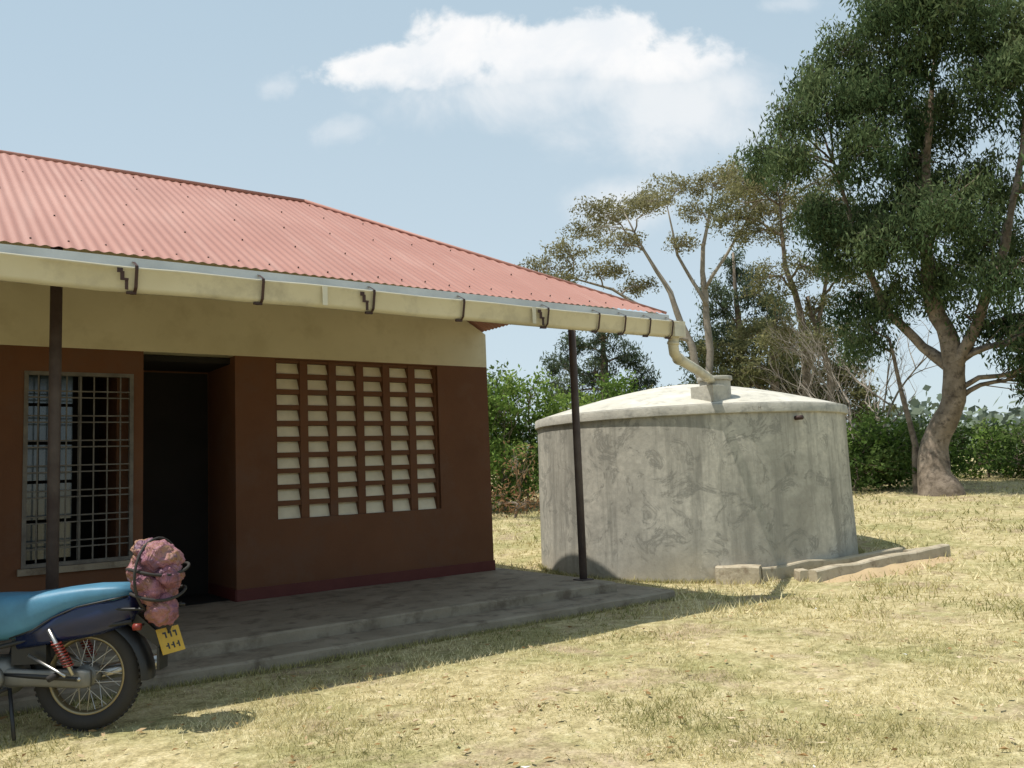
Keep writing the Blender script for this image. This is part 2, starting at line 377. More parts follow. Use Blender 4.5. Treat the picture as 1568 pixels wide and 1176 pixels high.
b.obj('downpipe',[M_gut],B)

# ---------------------------------------------------------------- tank
TK=empty('water_tank',(TX,TY,0)); R0=2.17
def revolve(prof,n=128,name='x',mats=None,wob=0):
    v=[];f=[];k=len(prof)
    for i in range(n):
        a=2*math.pi*i/n
        for (r,z) in prof:
            rr=r+wob*mn.noise(Vector((math.cos(a)*2,math.sin(a)*2,z*1.5))); v.append((rr*math.cos(a),rr*math.sin(a),z+wob*.6*mn.noise(Vector((math.cos(a)*5,math.sin(a)*5,r)))))
    for i in range(n):
        for j in range(k-1): f.append((i*k+j,((i+1)%n)*k+j,((i+1)%n)*k+j+1,i*k+j+1))
    m_=MB(); m_.add(v,f,0,True); o=m_.obj(name,mats,TK)
    e=o.modifiers.new('e','EDGE_SPLIT'); e.split_angle=math.radians(35); return o
revolve([(R0+.02,-.2)]+[(R0+.02-.03*z/2,z) for z in np.linspace(0,1.98,14)],name='tank_wall',mats=[M_tank],wob=.008)
revolve([(R0-.05,1.975),(R0+.012,1.975),(R0+.025,1.985),(R0+.025,2.08),(R0+.015,2.095),(R0-.01,2.10)],name='tank_rim',mats=[M_rim],wob=.010)
revolve([(r,2.10+.44*(1-(r/R0)**1.5)) for r in np.linspace(R0-.01,.02,16)],name='tank_lid',mats=[M_lid],wob=.012)
b=MB(); cx,cy=8.31-TX,7.05-TY
b.tube([(cx,cy,2.1),(cx,cy,2.41)],.19,20); b.tube([(cx,cy,2.41),(cx,cy,2.46)],.215,20); b.box((cx-.28,cy-.2,2.1),(cx-.02,cy+.16,2.34))
b.obj('inlet_box',[M_rim],TK,.008)
b=MB(); a=math.radians(-100); b.tube([((R0-.1)*math.cos(a),(R0-.1)*math.sin(a),1.90),((R0+.10)*math.cos(a),(R0+.10)*math.sin(a),1.90)],.028,10)
b.obj('overflow_pipe',[M_strap],TK)
b=MB(); rr=random.Random(5)
for i in range(15):
    if i==8: continue
    a=math.radians(218+i*2.0); c_,s_=math.cos(a),math.sin(a); Rm=R0+.023
    Mx=Matrix.Translation((Rm*c_,Rm*s_,2.03))@Matrix.Rotation(a,4,'Z')
    for _ in range(3):
        if rr.random()<.5: y=rr.choice((-.016,.012)); b.box((-.002,y,-.022),(.003,y+.004,.022),0,Mx)
        else: z=rr.choice((-.022,-.002,.018)); b.box((-.002,-.016,z),(.0033,.016,z+.004),0,Mx)
b.obj('rim_lettering',[M_bark],TK)  # made-up dark strokes standing in for embossed lettering on the rim
DB=empty('tap_basin')
b=MB()
def curb(p,q_,w,h,z0=-.1):
    p=Vector((*p,0)); q_=Vector((*q_,0)); L=(q_-p).length; d=(q_-p).normalized(); nr=Vector((-d.y,d.x,0)); ns=max(2,int(L/.12)); v=[];f=[]
    for i in range(ns+1):
        c=p.lerp(q_,i/ns); w1=w/2*(1+.18*mn.noise(c*3)); z1=float(gz(c.x,c.y))+h*(1+.18*mn.noise(c*2.3+Vector((4,0,0))))
        for s_,z in ((-1.15,z0),(-1,z1-.015),(-.8,z1),(.8,z1),(1,z1-.015),(1.15,z0)): t=c+nr*w1*s_; v.append((t.x,t.y,z))
    for i in range(ns):
        for j in range(5): f.append((i*6+j,(i+1)*6+j,(i+1)*6+j+1,i*6+j+1))
    f.append(tuple(range(6))); f.append(tuple(ns*6+j for j in range(6))[::-1]); b.add(v,f,0,False)
curb((7.9,6.85),(8.15,6.42),.22,.18); curb((8.2,6.47),(10.5,6.05),.09,.15); curb((8.5,5.98),(11.1,5.78),.13,.13); curb((8.47,6.05),(8.56,6.2),.12,.125); curb((10.6,6.04),(11.15,5.9),.09,.10)
b.obj('curbs',[M_curb],DB)
b=MB(); v=[];f=[]
nx,ny=40,12
for i in range(nx):
    for j in range(ny):
        x=8.5+2.7*i/(nx-1); y=5.45+.45*j/(ny-1)-.06*i/(nx-1)
        e=math.sin(math.pi*i/(nx-1))**.5*(j/(ny-1)); v.append((x,y,float(gz(x,y))-.04+.10*e+.025*mn.noise(Vector((x*4,y*4,0)))))
for i in range(nx-1):
    for j in range(ny-1): f.append((i*ny+j,(i+1)*ny+j,(i+1)*ny+j+1,i*ny+j+1))
b.add(v,f,0,True); b.obj('soil_bank',[M_soil],DB)

# ---------------------------------------------------------------- trees
def frame(az):
    a=math.radians(az); return Vector((math.sin(a),-math.cos(a),0)),Vector((math.cos(a),math.sin(a),0))
def leaves(cent,size,asp,droop,up=0):
    n=len(cent)
    d=rng.normal(0,1,(n,3)); d[:,2]-=droop; d/=np.linalg.norm(d,axis=1)[:,None]
    e=rng.normal(0,1,(n,3)); e[:,2]+=up; s=np.cross(d,e); s/=np.linalg.norm(s,axis=1)[:,None]+1e-9
    L=(size*rng.uniform(.6,1.3,n))[:,None]; d=d*L; s=s*L*asp
    return np.stack([cent-d*.5,cent+s*.5,cent+d*.5,cent-s*.5],1).reshape(-1,3)
def tree(name,az,dist,stems,blobs,mat,bark,leaf=(.14,.35,.6,0),dens=900,twigs=14,sig=.22,limb=.07,depth=1.3,tone0=.5,thick=1.0,hang=0):
    R,D=frame(az)
    root=empty(name,(0,0,0))
    W=lambda p:R*p[0]+D*(p[2]+dist)+Vector((0,0,p[1]))
    b=MB(); nodes=[]
    for st in stems:
        pts=[];rad=[]
        P=[W((q[0],q[1],q[2])) for q in st]; Rr=[q[3]*thick for q in st]
        for i in range(len(P)-1):
            for t in np.linspace(0,1,5)[:-1]:
                p=P[i].lerp(P[i+1],t); r=Rr[i]*(1-t)+Rr[i+1]*t
                p=p+Vector((mn.noise(p*.9),mn.noise(p*.9+Vector((9,0,0))),0))*r*.8
                pts.append(p); rad.append(r*(1+.15*mn.noise(p*2.5)))
        pts.append(P[-1]); rad.append(Rr[-1]); b.tube(pts,rad,12)
        nodes+=[(p,r) for p,r in zip(pts[3:],rad[3:])]
    C=[];TN=[]
    for bl in blobs:
        x,z,rx,rz=bl[:4]; dy=rng.uniform(-depth,depth)
        c=W((x,z,dy))
        best=min(nodes,key=lambda nr:(nr[0]-c).length+ (2.5*max(0,nr[0].z-c.z+.4)))
        p0,r0=best; r0=min(r0*.65,limb)
        mid=p0.lerp(c,.5)+Vector((rng.normal(0,.15),rng.normal(0,.15),.12*(c-p0).length))
        path=[]
        for t in np.linspace(0,1,9):
            p=p0*(1-t)**2+mid*2*t*(1-t)+c*t*t
            path.append(p+Vector((mn.noise(p*1.7),mn.noise(p*1.7+Vector((5,5,5))),mn.noise(p*1.7+Vector((1,8,3)))))*.12*(c-p0).length**.5*min(1,4*t))
        b.tube(path,[r0*(1-.8*t)+.008 for t in np.linspace(0,1,9)],6)
        nt=int(twigs*max(.4,rx*rz)); per=int(dens*rx*rz*1.0/max(nt,1))
        bt=rng.normal(0,.12)
        for _ in range(nt):
            o=rng.normal(0,1,3); o/=np.linalg.norm(o); o*=rng.uniform(.15,1)**.5
            if rng.uniform()<.15: o*=1.3
            e=c+R*(o[0]*rx)+D*(o[1]*rx)+Vector((0,0,o[2]*rz))
            s=path[int(rng.integers(3,9))]
            m1=s.lerp(e,.5)+Vector(rng.normal(0,.1,3))*(e-s).length
            b.tube([s,m1,e],[r0*.22+.005,r0*.12+.004,.003],4,cap=False)
            if hang:
                t=rng.uniform(0,1,per)[:,None]; base_=np.array(e)[None]+(np.array(m1)-np.array(e))[None]*rng.uniform(-.1,.5,per)[:,None]
                pp=base_+rng.normal(0,1,(per,3))*np.array([sig,sig,sig*.5]); pp[:,2]-=t[:,0]*hang
            else:
                t=rng.uniform(.45,1.1,per)[:,None]
                base_=np.array(m1)[None]*(1-t)+np.array(e)[None]*t
                pp=base_+rng.normal(0,1,(per,3))*np.array([sig,sig,sig*.75])
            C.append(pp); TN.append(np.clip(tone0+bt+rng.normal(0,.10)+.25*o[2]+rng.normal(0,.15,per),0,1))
    b.obj('limbs',[bark],root)
    C=np.concatenate(C); TN=np.concatenate(TN)
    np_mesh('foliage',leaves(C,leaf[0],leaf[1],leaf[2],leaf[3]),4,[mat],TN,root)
    return root
L_euc=leafmat('leaf_broad_tree',(.035,.06,.028),(.085,.125,.055),(.18,.225,.11),.32)
L_aca=leafmat('leaf_acacia',(.13,.12,.06),(.22,.21,.11),(.33,.31,.18),.4)
L_mid=leafmat('leaf_mixed',(.09,.10,.045),(.18,.18,.085),(.28,.26,.13),.35)
L_dark=leafmat('leaf_dark',(.045,.065,.045),(.085,.115,.07),(.14,.17,.10),.25)
L_hedge=leafmat('leaf_hedge',(.05,.09,.02),(.14,.22,.05),(.28,.37,.10),.35)
L_dry=leafmat('leaf_dry',(.14,.075,.04),(.26,.15,.08),(.38,.27,.15),.3)
L_low=leafmat('leaf_low',(.035,.065,.02),(.09,.14,.04),(.18,.24,.08),.3)

tree('shade_tree',28.2,20,
 [[(0,.3,0,.52),(.05,.9,0,.36),(.28,1.6,0,.28),(.63,2.5,0,.235),(.72,3.2,0,.21),(.45,4.3,0,.17),(.4,6,0,.12),(.6,8,.2,.08),(.9,10,.2,.04)],
  [(.72,3.1,0,.14),(.1,3.7,.3,.11),(-.5,4.6,.3,.09),(-1.0,6.2,.2,.06),(-1.3,8,0,.03)],
  [(.68,3,0,.14),(1.2,4.1,-.3,.11),(1.8,5.5,-.4,.08),(2.3,7.5,-.4,.05),(2.6,9.3,0,.03)],
  [(-.25,.3,.3,.10),(-.15,1.6,.4,.07),(-.3,2.6,.5,.05),(-.5,4,.6,.03)]],
 [(-.9,10.5,.8,.7),(.2,11.0,.9,.8),(1.3,10.7,.9,.8),(2.5,10.4,.9,.9),(-1.25,9.4,.8,.65),(-2.1,9.0,.6,.4),(-2.7,8.4,.55,.4),(-.3,9.0,.9,.7),(.8,9.1,.9,.8),(2.0,8.9,.9,.8),(3.2,8.5,.9,.9),(-2.1,8.0,.6,.5),(-.5,9.9,.7,.6),(-.6,7.9,.8,.7),(1.8,9.9,.7,.6),(.5,10,.8,.7),
  (-1.5,7.5,.75,.65),(-.6,6.9,.85,.7),(.3,8.2,.8,.6),(.45,7.4,.9,.7),(1.6,7.5,.9,.8),(2.9,6.9,.9,.9),(-1.2,6.1,.75,.6),(-.4,6.0,.8,.6),(.7,6.3,.9,.7),(1.8,6.1,.9,.7),(3.0,5.4,.8,.8),(-1.1,5.1,.6,.45),(-.3,5.0,.7,.45),(.6,5.3,.8,.5),(1.5,4.9,.7,.5),(2.3,4.3,.7,.6),(1.9,3.7,.5,.4),(3.2,3.8,.7,.6),(2.7,3.1,.6,.45),(-1.6,6.7,.6,.45),(2.1,3.0,.5,.35),(-.9,4.3,.5,.3),(-1.3,4.2,.35,.25),(1.2,4.2,.5,.3),(.2,12.2,1.2,.7),(1.7,12.2,1.2,.7),(-1.75,10.2,.4,.35)],
 L_euc,M_bark,(.135,.28,1.6,0),6600,52,.15,.055,1.7,tone0=.52,hang=.55)
tree('flat_topped_acacia',40.7,34,
 [[(0,1,0,.30),(-.1,4,0,.27),(-.8,6.6,0,.22),(-1.3,8.2,0,.17),(-2.2,10,0,.09),(-2.9,11.6,0,.04)],
  [(0,1,0,.28),(.1,5,.3,.24),(.05,8,.3,.2),(.1,10,.2,.13),(.6,12,.2,.05)],
  [(-.9,6.8,0,.16),(-2.2,7.6,.3,.12),(-3.6,8.6,.3,.09),(-5.2,9.2,.2,.05),(-6.6,9.4,.2,.02)],
  [(-.6,6.2,0,.14),(-1.8,6.6,-.3,.11),(-3.4,7.6,-.4,.07),(-5.0,8.2,-.4,.03)],
  [(.1,7.6,.2,.14),(-.9,9.8,.4,.09),(-1.2,11.8,.3,.04)],
  [(.1,8.3,.2,.12),(1.3,10,.0,.08),(2.3,11.4,0,.04)]],
 [(-3.4,12.2,1.5,.3),(-1.9,12.5,1.5,.3),(-.6,12.6,1.5,.3),(.7,12.5,1.5,.3),(1.8,12.2,1.4,.3),(2.9,12.0,1.2,.35),(-4.6,11.4,1.4,.3),(-6.2,9.8,1.4,.28),(-5.2,10.1,1.3,.3),(-4.1,9.2,1.2,.35),(-3.2,10.5,1.2,.35),(-1.6,11.3,1.2,.3),(.2,11.6,1.2,.3),(1.6,11.2,1.2,.3),(-7.3,9.4,.9,.22),(-3.8,11.1,1.2,.3),(2.6,10.5,1,.4),(-2.6,9.0,1.0,.35),(-5.6,8.9,1.1,.28),(-.6,10.2,.8,.3),(-6.8,8.6,.9,.25),(-4.4,8.2,1,.3),(-5.6,7.8,.8,.25)],
 L_aca,M_barkpale,(.14,.42,.2,1),2500,48,.15,.05,2.5,thick=.62)
tree('slender_tree',34.6,28,
 [[(0,.8,0,.22),(0,3.5,0,.19),(0,5.8,0,.15),(-.4,7.5,0,.11),(-.4,9.5,0,.05)],[(0,4,0,.14),(.6,6,.2,.10),(1.1,8,.2,.05)],[(.6,.8,0,.18),(.7,4,0,.14),(.2,6.5,.2,.08)]],
 [(-1.5,10,.9,.6),(-.5,10.5,1,.7),(.4,9.4,.9,.7),(-1.1,8.8,.9,.7),(.1,7.4,.8,.6),(1.1,8.6,.9,.8),(-1.9,9.2,.8,.6),(-.8,7,.8,.6),(.6,6.2,.8,.6),(-.9,5.6,.8,.7),(1.3,7,.7,.7),(.0,5,.8,.6),(1.2,5.2,.8,.7),(-2.3,10.2,.7,.5),(1.2,10,.8,.6),(.6,11.2,.8,.5)],
 L_mid,M_bark,(.13,.32,.8,0),2300,34,.15,.045,1.5,thick=.72,hang=.3)
tree('conifer_tree',38.6,44,[[(0,1,0,.3),(0,7,0,.2),(0,12,0,.05)]],
 [(0,11.2,.7,1.2),(-1,9.5,1,1.3),(1,9.7,1,1.4),(0,8,1.5,1.3),(1.9,8.3,1,1.5),(-1.8,7.5,1.1,1.3),(2.2,6,1.3,1.3),(-1.6,5.5,1.4,1.3),(.4,5.5,1.5,1.3),(0,3.6,2,1.2),(2.5,4,1.4,1.2),(-2.6,3.8,1.4,1.2)],
 L_dark,M_bark,(.25,.25,1,0),1300,24,.18,.06,1)
tree('conifer_tree',47.5,46,[[(0,1,0,.3),(0,7,0,.2),(0,9,0,.05)]],
 [(0,8.3,1.2,1),(-1.8,8.2,1,.9),(1.4,7.3,1,.9),(-2.6,7.2,1,.8),(-.5,6.6,1.5,1),(2.2,6,1,.9),(0,4.8,2,1.1),(-2.4,5.4,1.2,1),(2.4,4.4,1.4,1)],
 L_dark,M_bark,(.25,.25,1,0),1300,24,.18,.06,1)
tree('bushy_tree',36.5,36,[[(0,1,0,.25),(0,5,0,.15),(0,7,0,.05)]],
 [(-3,3.8,1.6,1.3),(-1.4,4.9,1.4,1.3),(.3,4.6,1.5,1.4),(2,4.2,1.5,1.3),(-.5,6.3,1.3,1),(1.3,6.1,1.1,.9),(-4.6,3.6,1.4,1.2),(3.4,3.3,1.3,1.1),(-2.6,5.6,1,.8),(3,5,1,.8)],
 L_mid,M_bark,(.2,.38,.4,0),1300,22,.2,.06,1.2,tone0=.3)
def bare(name,az,dist,n,h,seed):
    R,D=frame(az); base=D*dist; z0=float(gz(base.x,base.y)); root=empty(name,(base.x,base.y,z0)); b=MB(); rr=random.Random(seed)
    def grow(p,d,L,r,lv):
        path=[p];q=p;dd=d
        for i in range(4):
            dd=(dd+Vector((rr.gauss(0,.18),rr.gauss(0,.18),rr.gauss(.04,.12)))).normalized(); q=q+dd*L/4; path.append(q)
        b.tube(path,[r*(1-.13*i) for i in range(5)],6,cap=False)
        if lv>0:
            for _ in range(3):
                k=rr.choice((2,3,4)); grow(path[k],(dd+Vector((rr.gauss(0,.5),rr.gauss(0,.5),rr.gauss(.1,.3)))).normalized(),L*.68,r*.5,lv-1)
    for i in range(n):
        grow(Vector((rr.gauss(0,.3),rr.gauss(0,.3),-.1)),(Vector((0,0,1))+R*rr.uniform(-.8,.8)+D*rr.uniform(-.4,.4)).normalized(),h*.42,.055,4)
    b.obj('branches',[M_barkpale],root)
bare('bare_tree',31.0,23,6,5.2,3)

def bush(name,az,dist,blobs,mat,leaf=(.12,.5,.2,.5),dens=1800,sig=.15,tone0=.5):
    R,D=frame(az); c0=D*dist; z0=float(gz(c0.x,c0.y))
    blobs=[(x+rng.normal(0,.12),z0+z*rng.uniform(.85,1.15),rx*rng.uniform(.8,1.2),rz*rng.uniform(.85,1.15)) for x,z,rx,rz in blobs]
    return tree(name,az,dist,[[(-.3,z0-.2,0,.04),(-.3,z0+.3,0,.03)],[(.3,z0-.2,.1,.04),(.4,z0+.3,.1,.03)]],blobs,mat,M_bark,leaf,dens,28,sig,.03,.6,tone0=tone0)
bush('hedge_bush',55.5,20,[(-.8,1,1,.9),(.3,.9,1,.9),(-.5,2.2,1,.8),(.5,2.1,.9,.8),(-.2,2.9,.8,.5),(-1.6,2.2,1,.8),(-1.6,1,1,.9)],L_hedge)
bush('hedge_bush',52.2,20.5,[(-.7,1,1,.9),(.5,1,1,.8),(-.4,2,1,.8),(.5,2.1,.9,.7),(0,2.7,.7,.4)],L_hedge)
bush('hedge_bush',49,23,[(-.9,.9,1,.8),(.4,1,1,.9),(-.4,2,1,.8),(.7,2.2,1,.7),(1.6,1.2,1,1)],L_hedge)
bush('hedge_bush',57.5,25,[(-1,1.5,1.3,1.3),(.5,1.5,1.3,1.3),(-.4,3,1.2,.9),(1.2,2.7,1,.8)],L_low)
bush('dry_shrub',55,18.2,[(-.8,.35,.6,.35),(0,.5,.6,.5),(.7,.3,.6,.3),(.1,1.2,.4,.4)],L_dry,(.11,.3,.2,.3),900)
bush('dry_shrub',52.3,18.8,[(-.8,.25,.6,.25),(.2,.3,.6,.3)],L_dry,(.11,.3,.2,.3),700)
for az,d,s,mt in ((33.2,21,1.15,L_low),(31.2,21.5,1.0,L_hedge),(29.7,23,1.1,L_low),(26.3,26,1.05,L_low),(24.2,25,.8,L_hedge),(22.0,24,.95,L_low),(36,25,1.3,L_low),(19.8,25,.9,L_low)):
    bush('low_bush',az,d,[(-.8*s,.55*s,.8*s,.55*s),(.2*s,.6*s,.8*s,.6*s),(.9*s,.5*s,.7*s,.5*s),(-.3*s,1.15*s,.6*s,.4*s),(.5*s,1.05*s,.5*s,.35*s),(1.4*s,.9*s,.4*s,.5*s)],mt,dens=1500,tone0=.42)
C=[];TN=[]
for i in range(420):
    a=math.radians(rng.uniform(5,100)); d=rng.uniform(75,140); s=rng.uniform(1.5,3.2)
    c=np.array([d*math.cos(a),d*math.sin(a),1.1+s*.6+ (1.5 if rng.uniform()<.15 else 0)]); k=160
    C.append(c+rng.normal(0,1,(k,3))*np.array([s*.9,s*.9,s*.45])); TN.append(np.clip(rng.normal(.5,.12)+rng.normal(0,.12,k),0,1))
L_far_haze=leafmat('leaf_far_haze',(.10,.13,.11),(.16,.195,.15),(.22,.26,.19),.2)  # paler, greyer leaf colours with the distance haze painted in
np_mesh('distant_tree_line',leaves(np.concatenate(C),.85,.7,0,.5),4,[L_far_haze],np.concatenate(TN))

# ---------------------------------------------------------------- motorcycle
MC=empty('motorcycle',(.96,5.62,0)); MC.rotation_euler=(0,0,math.atan2(.59,-.807))
def plain(name,c,rough=.4,metal=0,spec=.5,bump=0):
    c2=tuple(x*.7 for x in c); return weathered(name,c2,c,6,rough,bump,50,metal,spec=spec)
K_blk=plain('rubber',(.035,.031,.028),.85); K_plast=plain('black_plastic',(.018,.018,.02),.45); K_chr=plain('chrome',(.55,.53,.5),.28,.9)
K_gold=plain('rim_metal',(.34,.28,.17),.4,.8); K_blue=plain('seat_blue',(.08,.245,.38),.5,bump=.05); K_navy=plain('navy_panel',(.008,.016,.065),.25,0,.6)
K_red=plain('spring_red',(.22,.03,.02),.4); K_yel=plain('plate_yellow',(.58,.36,.04),.6); K_alu=plain('alloy',(.22,.215,.2),.5,.5)
K=[K_blk,K_plast,K_chr,K_gold,K_blue,K_navy,K_red,K_yel,K_alu]
def wheel(name,cx,cz,minor):
    b=MB(); b.ring((cx,0,cz),.262,minor,n=56,k=12,mi=0,sy=.95); 
    for i in range(56):
        a=2*math.pi*i/56; c,s_=math.cos(a),math.sin(a); r=.262+minor
        Mx=Matrix.Translation((cx+r*c,0,cz+r*s_))@Matrix.Rotation(-a,4,'Y')
        for y in (-.022,.004): b.box((-.006,y,-.009),(.003,y+.018,.009),0,Mx)
    b.ring((cx,0,cz),.218,.016,n=48,k=8,mi=3,sy=1.8)
    b.tube([(cx,-.07,cz),(cx,.07,cz)],.055,20,8); b.tube([(cx,-.045,cz),(cx,.045,cz)],.065,20,8); b.tube([(cx,-.11,cz),(cx,.12,cz)],.012,8,2)
    for i in range(32):
        a=2*math.pi*i/32; a2=a+(.5 if i%2 else -.5); y=.035 if i%4<2 else -.035
        b.tube([(cx+.06*math.cos(a2),y,cz+.06*math.sin(a2)),(cx+.212*math.cos(a),y*.2,cz+.212*math.sin(a))],.0028,4,2,cap=False)
    return b.obj(name,K,MC)
wheel('rear_wheel',0,.31,.048); wheel('front_wheel',1.26,.31,.042)
b=MB(); b.loft([(-.285,.785,.76,.05),(-.26,.815,.745,.09),(-.2,.83,.735,.12),(-.05,.832,.715,.13),(.1,.822,.67,.135),(.25,.805,.58,.145),(.38,.795,.54,.145),(.5,.80,.53,.14),(.62,.80,.56,.12),(.70,.79,.62,.09)],20,4,.55)
b.tube([(-.27,.092,.765),(-.2,.123,.755),(0,.136,.72),(.14,.141,.665),(.25,.148,.60),(.38,.148,.56)],.005,6,1)
b.obj('seat',K,MC)
b=MB(); b.loft([(-.31,.775,.66,.05),(-.28,.775,.60,.10),(-.12,.76,.55,.132),(.05,.74,.52,.138),(.2,.68,.50,.135),(.36,.62,.48,.12)],18,5,.5)
b.loft([(.62,.80,.66,.06),(.68,.86,.62,.12),(.8,.90,.60,.15),(.95,.90,.62,.14),(1.03,.86,.66,.09),(1.06,.8,.7,.04)],18,4,.7); b.obj('bodywork',K,MC)
b=MB()
v=[];f=[];na=22
for i in range(na+1):
    a=math.radians(60+125*i/na); r=.355+.04*max(0,(i/na-.6))
    for y,dr in ((-.075,-.03),(-.06,0),(0,.012),(.06,0),(.075,-.03)): v.append(((r+dr)*math.cos(a),y,.31+(r+dr)*math.sin(a)))
for i in range(na):
    for j in range(4): f.append((i*5+j,(i+1)*5+j,(i+1)*5+j+1,i*5+j+1))
b.add(v,f,1,True)
b.box((-.44,-.06,.33),(-.425,.06,.46),1)
b.add([(-.30,-.05,.66),(-.30,.05,.66),(-.50,.035,.47),(-.50,-.035,.47),(-.25,-.05,.60),(-.25,.05,.60),(-.47,.035,.42),(-.47,-.035,.42)],[(0,1,2,3),(4,7,6,5),(0,4,5,1),(1,5,6,2),(2,6,7,3),(3,7,4,0)],1)
v=[];f=[]
for i in range(na+1):
    a=math.radians(20+140*i/na); r=.34
    for y,dr in ((-.07,-.03),(0,.01),(.07,-.03)): v.append((1.26+(r+dr)*math.cos(a),y,.31+(r+dr)*math.sin(a)))
for i in range(na):
    for j in range(2): f.append((i*3+j,(i+1)*3+j,(i+1)*3+j+1,i*3+j+1))
b.add(v,f,4,True)
b.obj('fenders',K,MC)
b=MB()
Mp=Matrix.Translation((-.49,.02,.495))@Matrix.Rotation(math.radians(-22),4,'Z')@Matrix.Rotation(math.radians(22),4,'Y')
b.box((-.003,-.085,-.075),(.003,.085,.075),7,Mp)
for i in range(3):
    b.box((-.005,-.055+.04*i,.015),(-.003,-.045+.04*i,.05),1,Mp); b.box((-.005,-.045+.04*i,.04),(-.003,-.03+.04*i,.05),1,Mp)
    b.box((-.005,-.055+.04*i,-.05),(-.003,-.045+.04*i,-.015),1,Mp); b.box((-.005,-.045+.04*i,-.035),(-.003,-.032+.04*i,-.027),1,Mp)
b.box((-.44,-.045,.60),(-.37,.045,.66),6); b.box((-.48,-.02,.5),(-.36,.02,.62),1)
for s_ in (-1,1): b.tube([(-.36,.09*s_,.60),(-.36,.15*s_,.60)],.008,6,1); b.tube([(-.38,.17*s_,.60),(-.34,.17*s_,.60)],.020,10,6)
b.obj('number_plate',K,MC)
b=MB()
for s_ in (-1,1):
    b.tube([(0,.10*s_,.31),(.2,.10*s_,.33),(.5,.10*s_,.36)],.018,8,1)
    b.tube([(-.3,.1*s_,.62),(.1,.11*s_,.58),(.5,.11*s_,.50),(.55,.1*s_,.30),(.85,.08*s_,.24)],.014,8,1)
    b.tube([(.02,.135*s_,.34),(.16,.14*s_,.60)],.012,8,2)
    hp=[]
    for i in range(90):
        t=i/89; a=t*2*math.pi*9; c=Vector((.045,.135*s_,.39)).lerp(Vector((.12,.138*s_,.53)),t)
        hp.append(c+Vector((math.cos(a)*.026,math.sin(a)*.026,0)))
    b.tube(hp,.0055,6,6)
    b.tube([(-.05,.10*s_,.70),(-.35,.11*s_,.69),(-.53,.09*s_,.68)],.008,8,1)
    b.tube([(1.26,.09*s_,.31),(1.16,.09*s_,.62),(1.06,.09*s_,.95)],.02,10,2)
    b.tube([(.28,.13*s_,.46),(.10,.14*s_,.36),(.05,.16*s_,.34)],.009,8,2)
for x in (-.3,-.4,-.5): b.tube([(x,-.11,.688),(x,.11,.688)],.007,6,1)
b.tube([(1.02,-.36,1.02),(1.05,-.2,1.03),(1.07,0,1.0),(1.05,.2,1.03),(1.02,.36,1.02)],.012,8,1)
for s_ in (-1,1): b.tube([(1.0,.27*s_,1.02),(.99,.39*s_,1.02)],.018,8,0); b.tube([(1.04,.2*s_,1.03),(1.0,.28*s_,1.22)],.005,6,2); b.tube([(.99,.26*s_,1.24),(.985,.36*s_,1.26)],.035,10,1)
b.tube([(.35,-.13,.25),(.1,-.15,.27),(-.35,-.16,.34)],[.03,.045,.045],12,2)
b.tube([(.42,-.2,.27),(.42,.22,.27)],.012,8,0); b.tube([(.4,.1,.27),(.30,.22,.02)],.011,8,1)
b.tube([(.12,.12,.34),(.14,.17,.33)],.02,8,0)
b.obj('frame',K,MC)
b=MB(); b.loft([(-.06,.355,.265,.016),(-.02,.365,.255,.02),(.25,.37,.275,.02),(.5,.39,.285,.025),(.56,.37,.3,.02)],14,8,.6)
for i in range(len(b.v)): b.v[i]=(b.v[i][0],b.v[i][1]+.092,b.v[i][2])
b.obj('chain_case',K,MC)
b=MB(); b.loft([(.38,.38,.26,.08),(.43,.44,.22,.12),(.7,.44,.19,.12),(.86,.38,.22,.09)],14,8,.6)
for i in range(8): b.box((.62,-.1,.44+.022*i),(.78,.1,.45+.022*i),8)
b.tube([(.7,0,.4),(.7,0,.62)],.06,14,8); b.tube([(1.12,0,.86),(1.24,0,.86)],[.06,.095],16,2); b.tube([(.50,.1,.33),(.50,.15,.33)],.08,18,8)
b.box((.2,-.09,.40),(.40,.09,.56),1)
b.obj('engine',K,MC)
def cloth():
    m,nt,o=newmat('bundle_cloth'); bs=N(nt,'ShaderNodeBsdfPrincipled'); co=mapped(nt)
    w=noise(nt,co,4.2,2,.5,.8)
    col=ramp(nt,w,[(.30,(.12,.05,.08)),(.40,(.30,.12,.16)),(.46,(.25,.12,.08)),(.52,(.34,.15,.19)),(.60,(.30,.16,.09)),(.66,(.14,.07,.12)),(.75,(.33,.15,.17))])
    nt.links.new(col,bs.inputs['Base Color']); bs.inputs['Roughness'].default_value=.6
    bn=N(nt,'ShaderNodeBump'); bn.inputs['Strength'].default_value=1; bn.inputs['Distance'].default_value=.05
    nt.links.new(noise(nt,co,8,3,.6,2),bn.inputs['Height']); nt.links.new(bn.outputs[0],bs.inputs['Normal']); nt.links.new(bs.outputs[0],o.inputs[0]); return m
KC=cloth(); b=MB()
def lump(c,r,seed,mi=0):
    n1,n2=48,32; v=[];f=[]
    for i in range(n1):
        for j in range(n2+1):
            a=2*math.pi*i/n1; t=math.pi*j/n2; d=Vector((math.cos(a)*math.sin(t),math.sin(a)*math.sin(t),math.cos(t)))
            k=1+.25*mn.noise(d*1.6+Vector((seed,0,0)))+.2*abs(mn.noise(d*3.5+Vector((0,seed,0))))-.10
            v.append((c[0]+r[0]*d.x*k,c[1]+r[1]*d.y*k,c[2]+r[2]*d.z*k))
    for i in range(n1):
        for j in range(n2): f.append((i*(n2+1)+j,i*(n2+1)+j+1,((i+1)%n1)*(n2+1)+j+1,((i+1)%n1)*(n2+1)+j))
    b.add(v,f,mi,True)
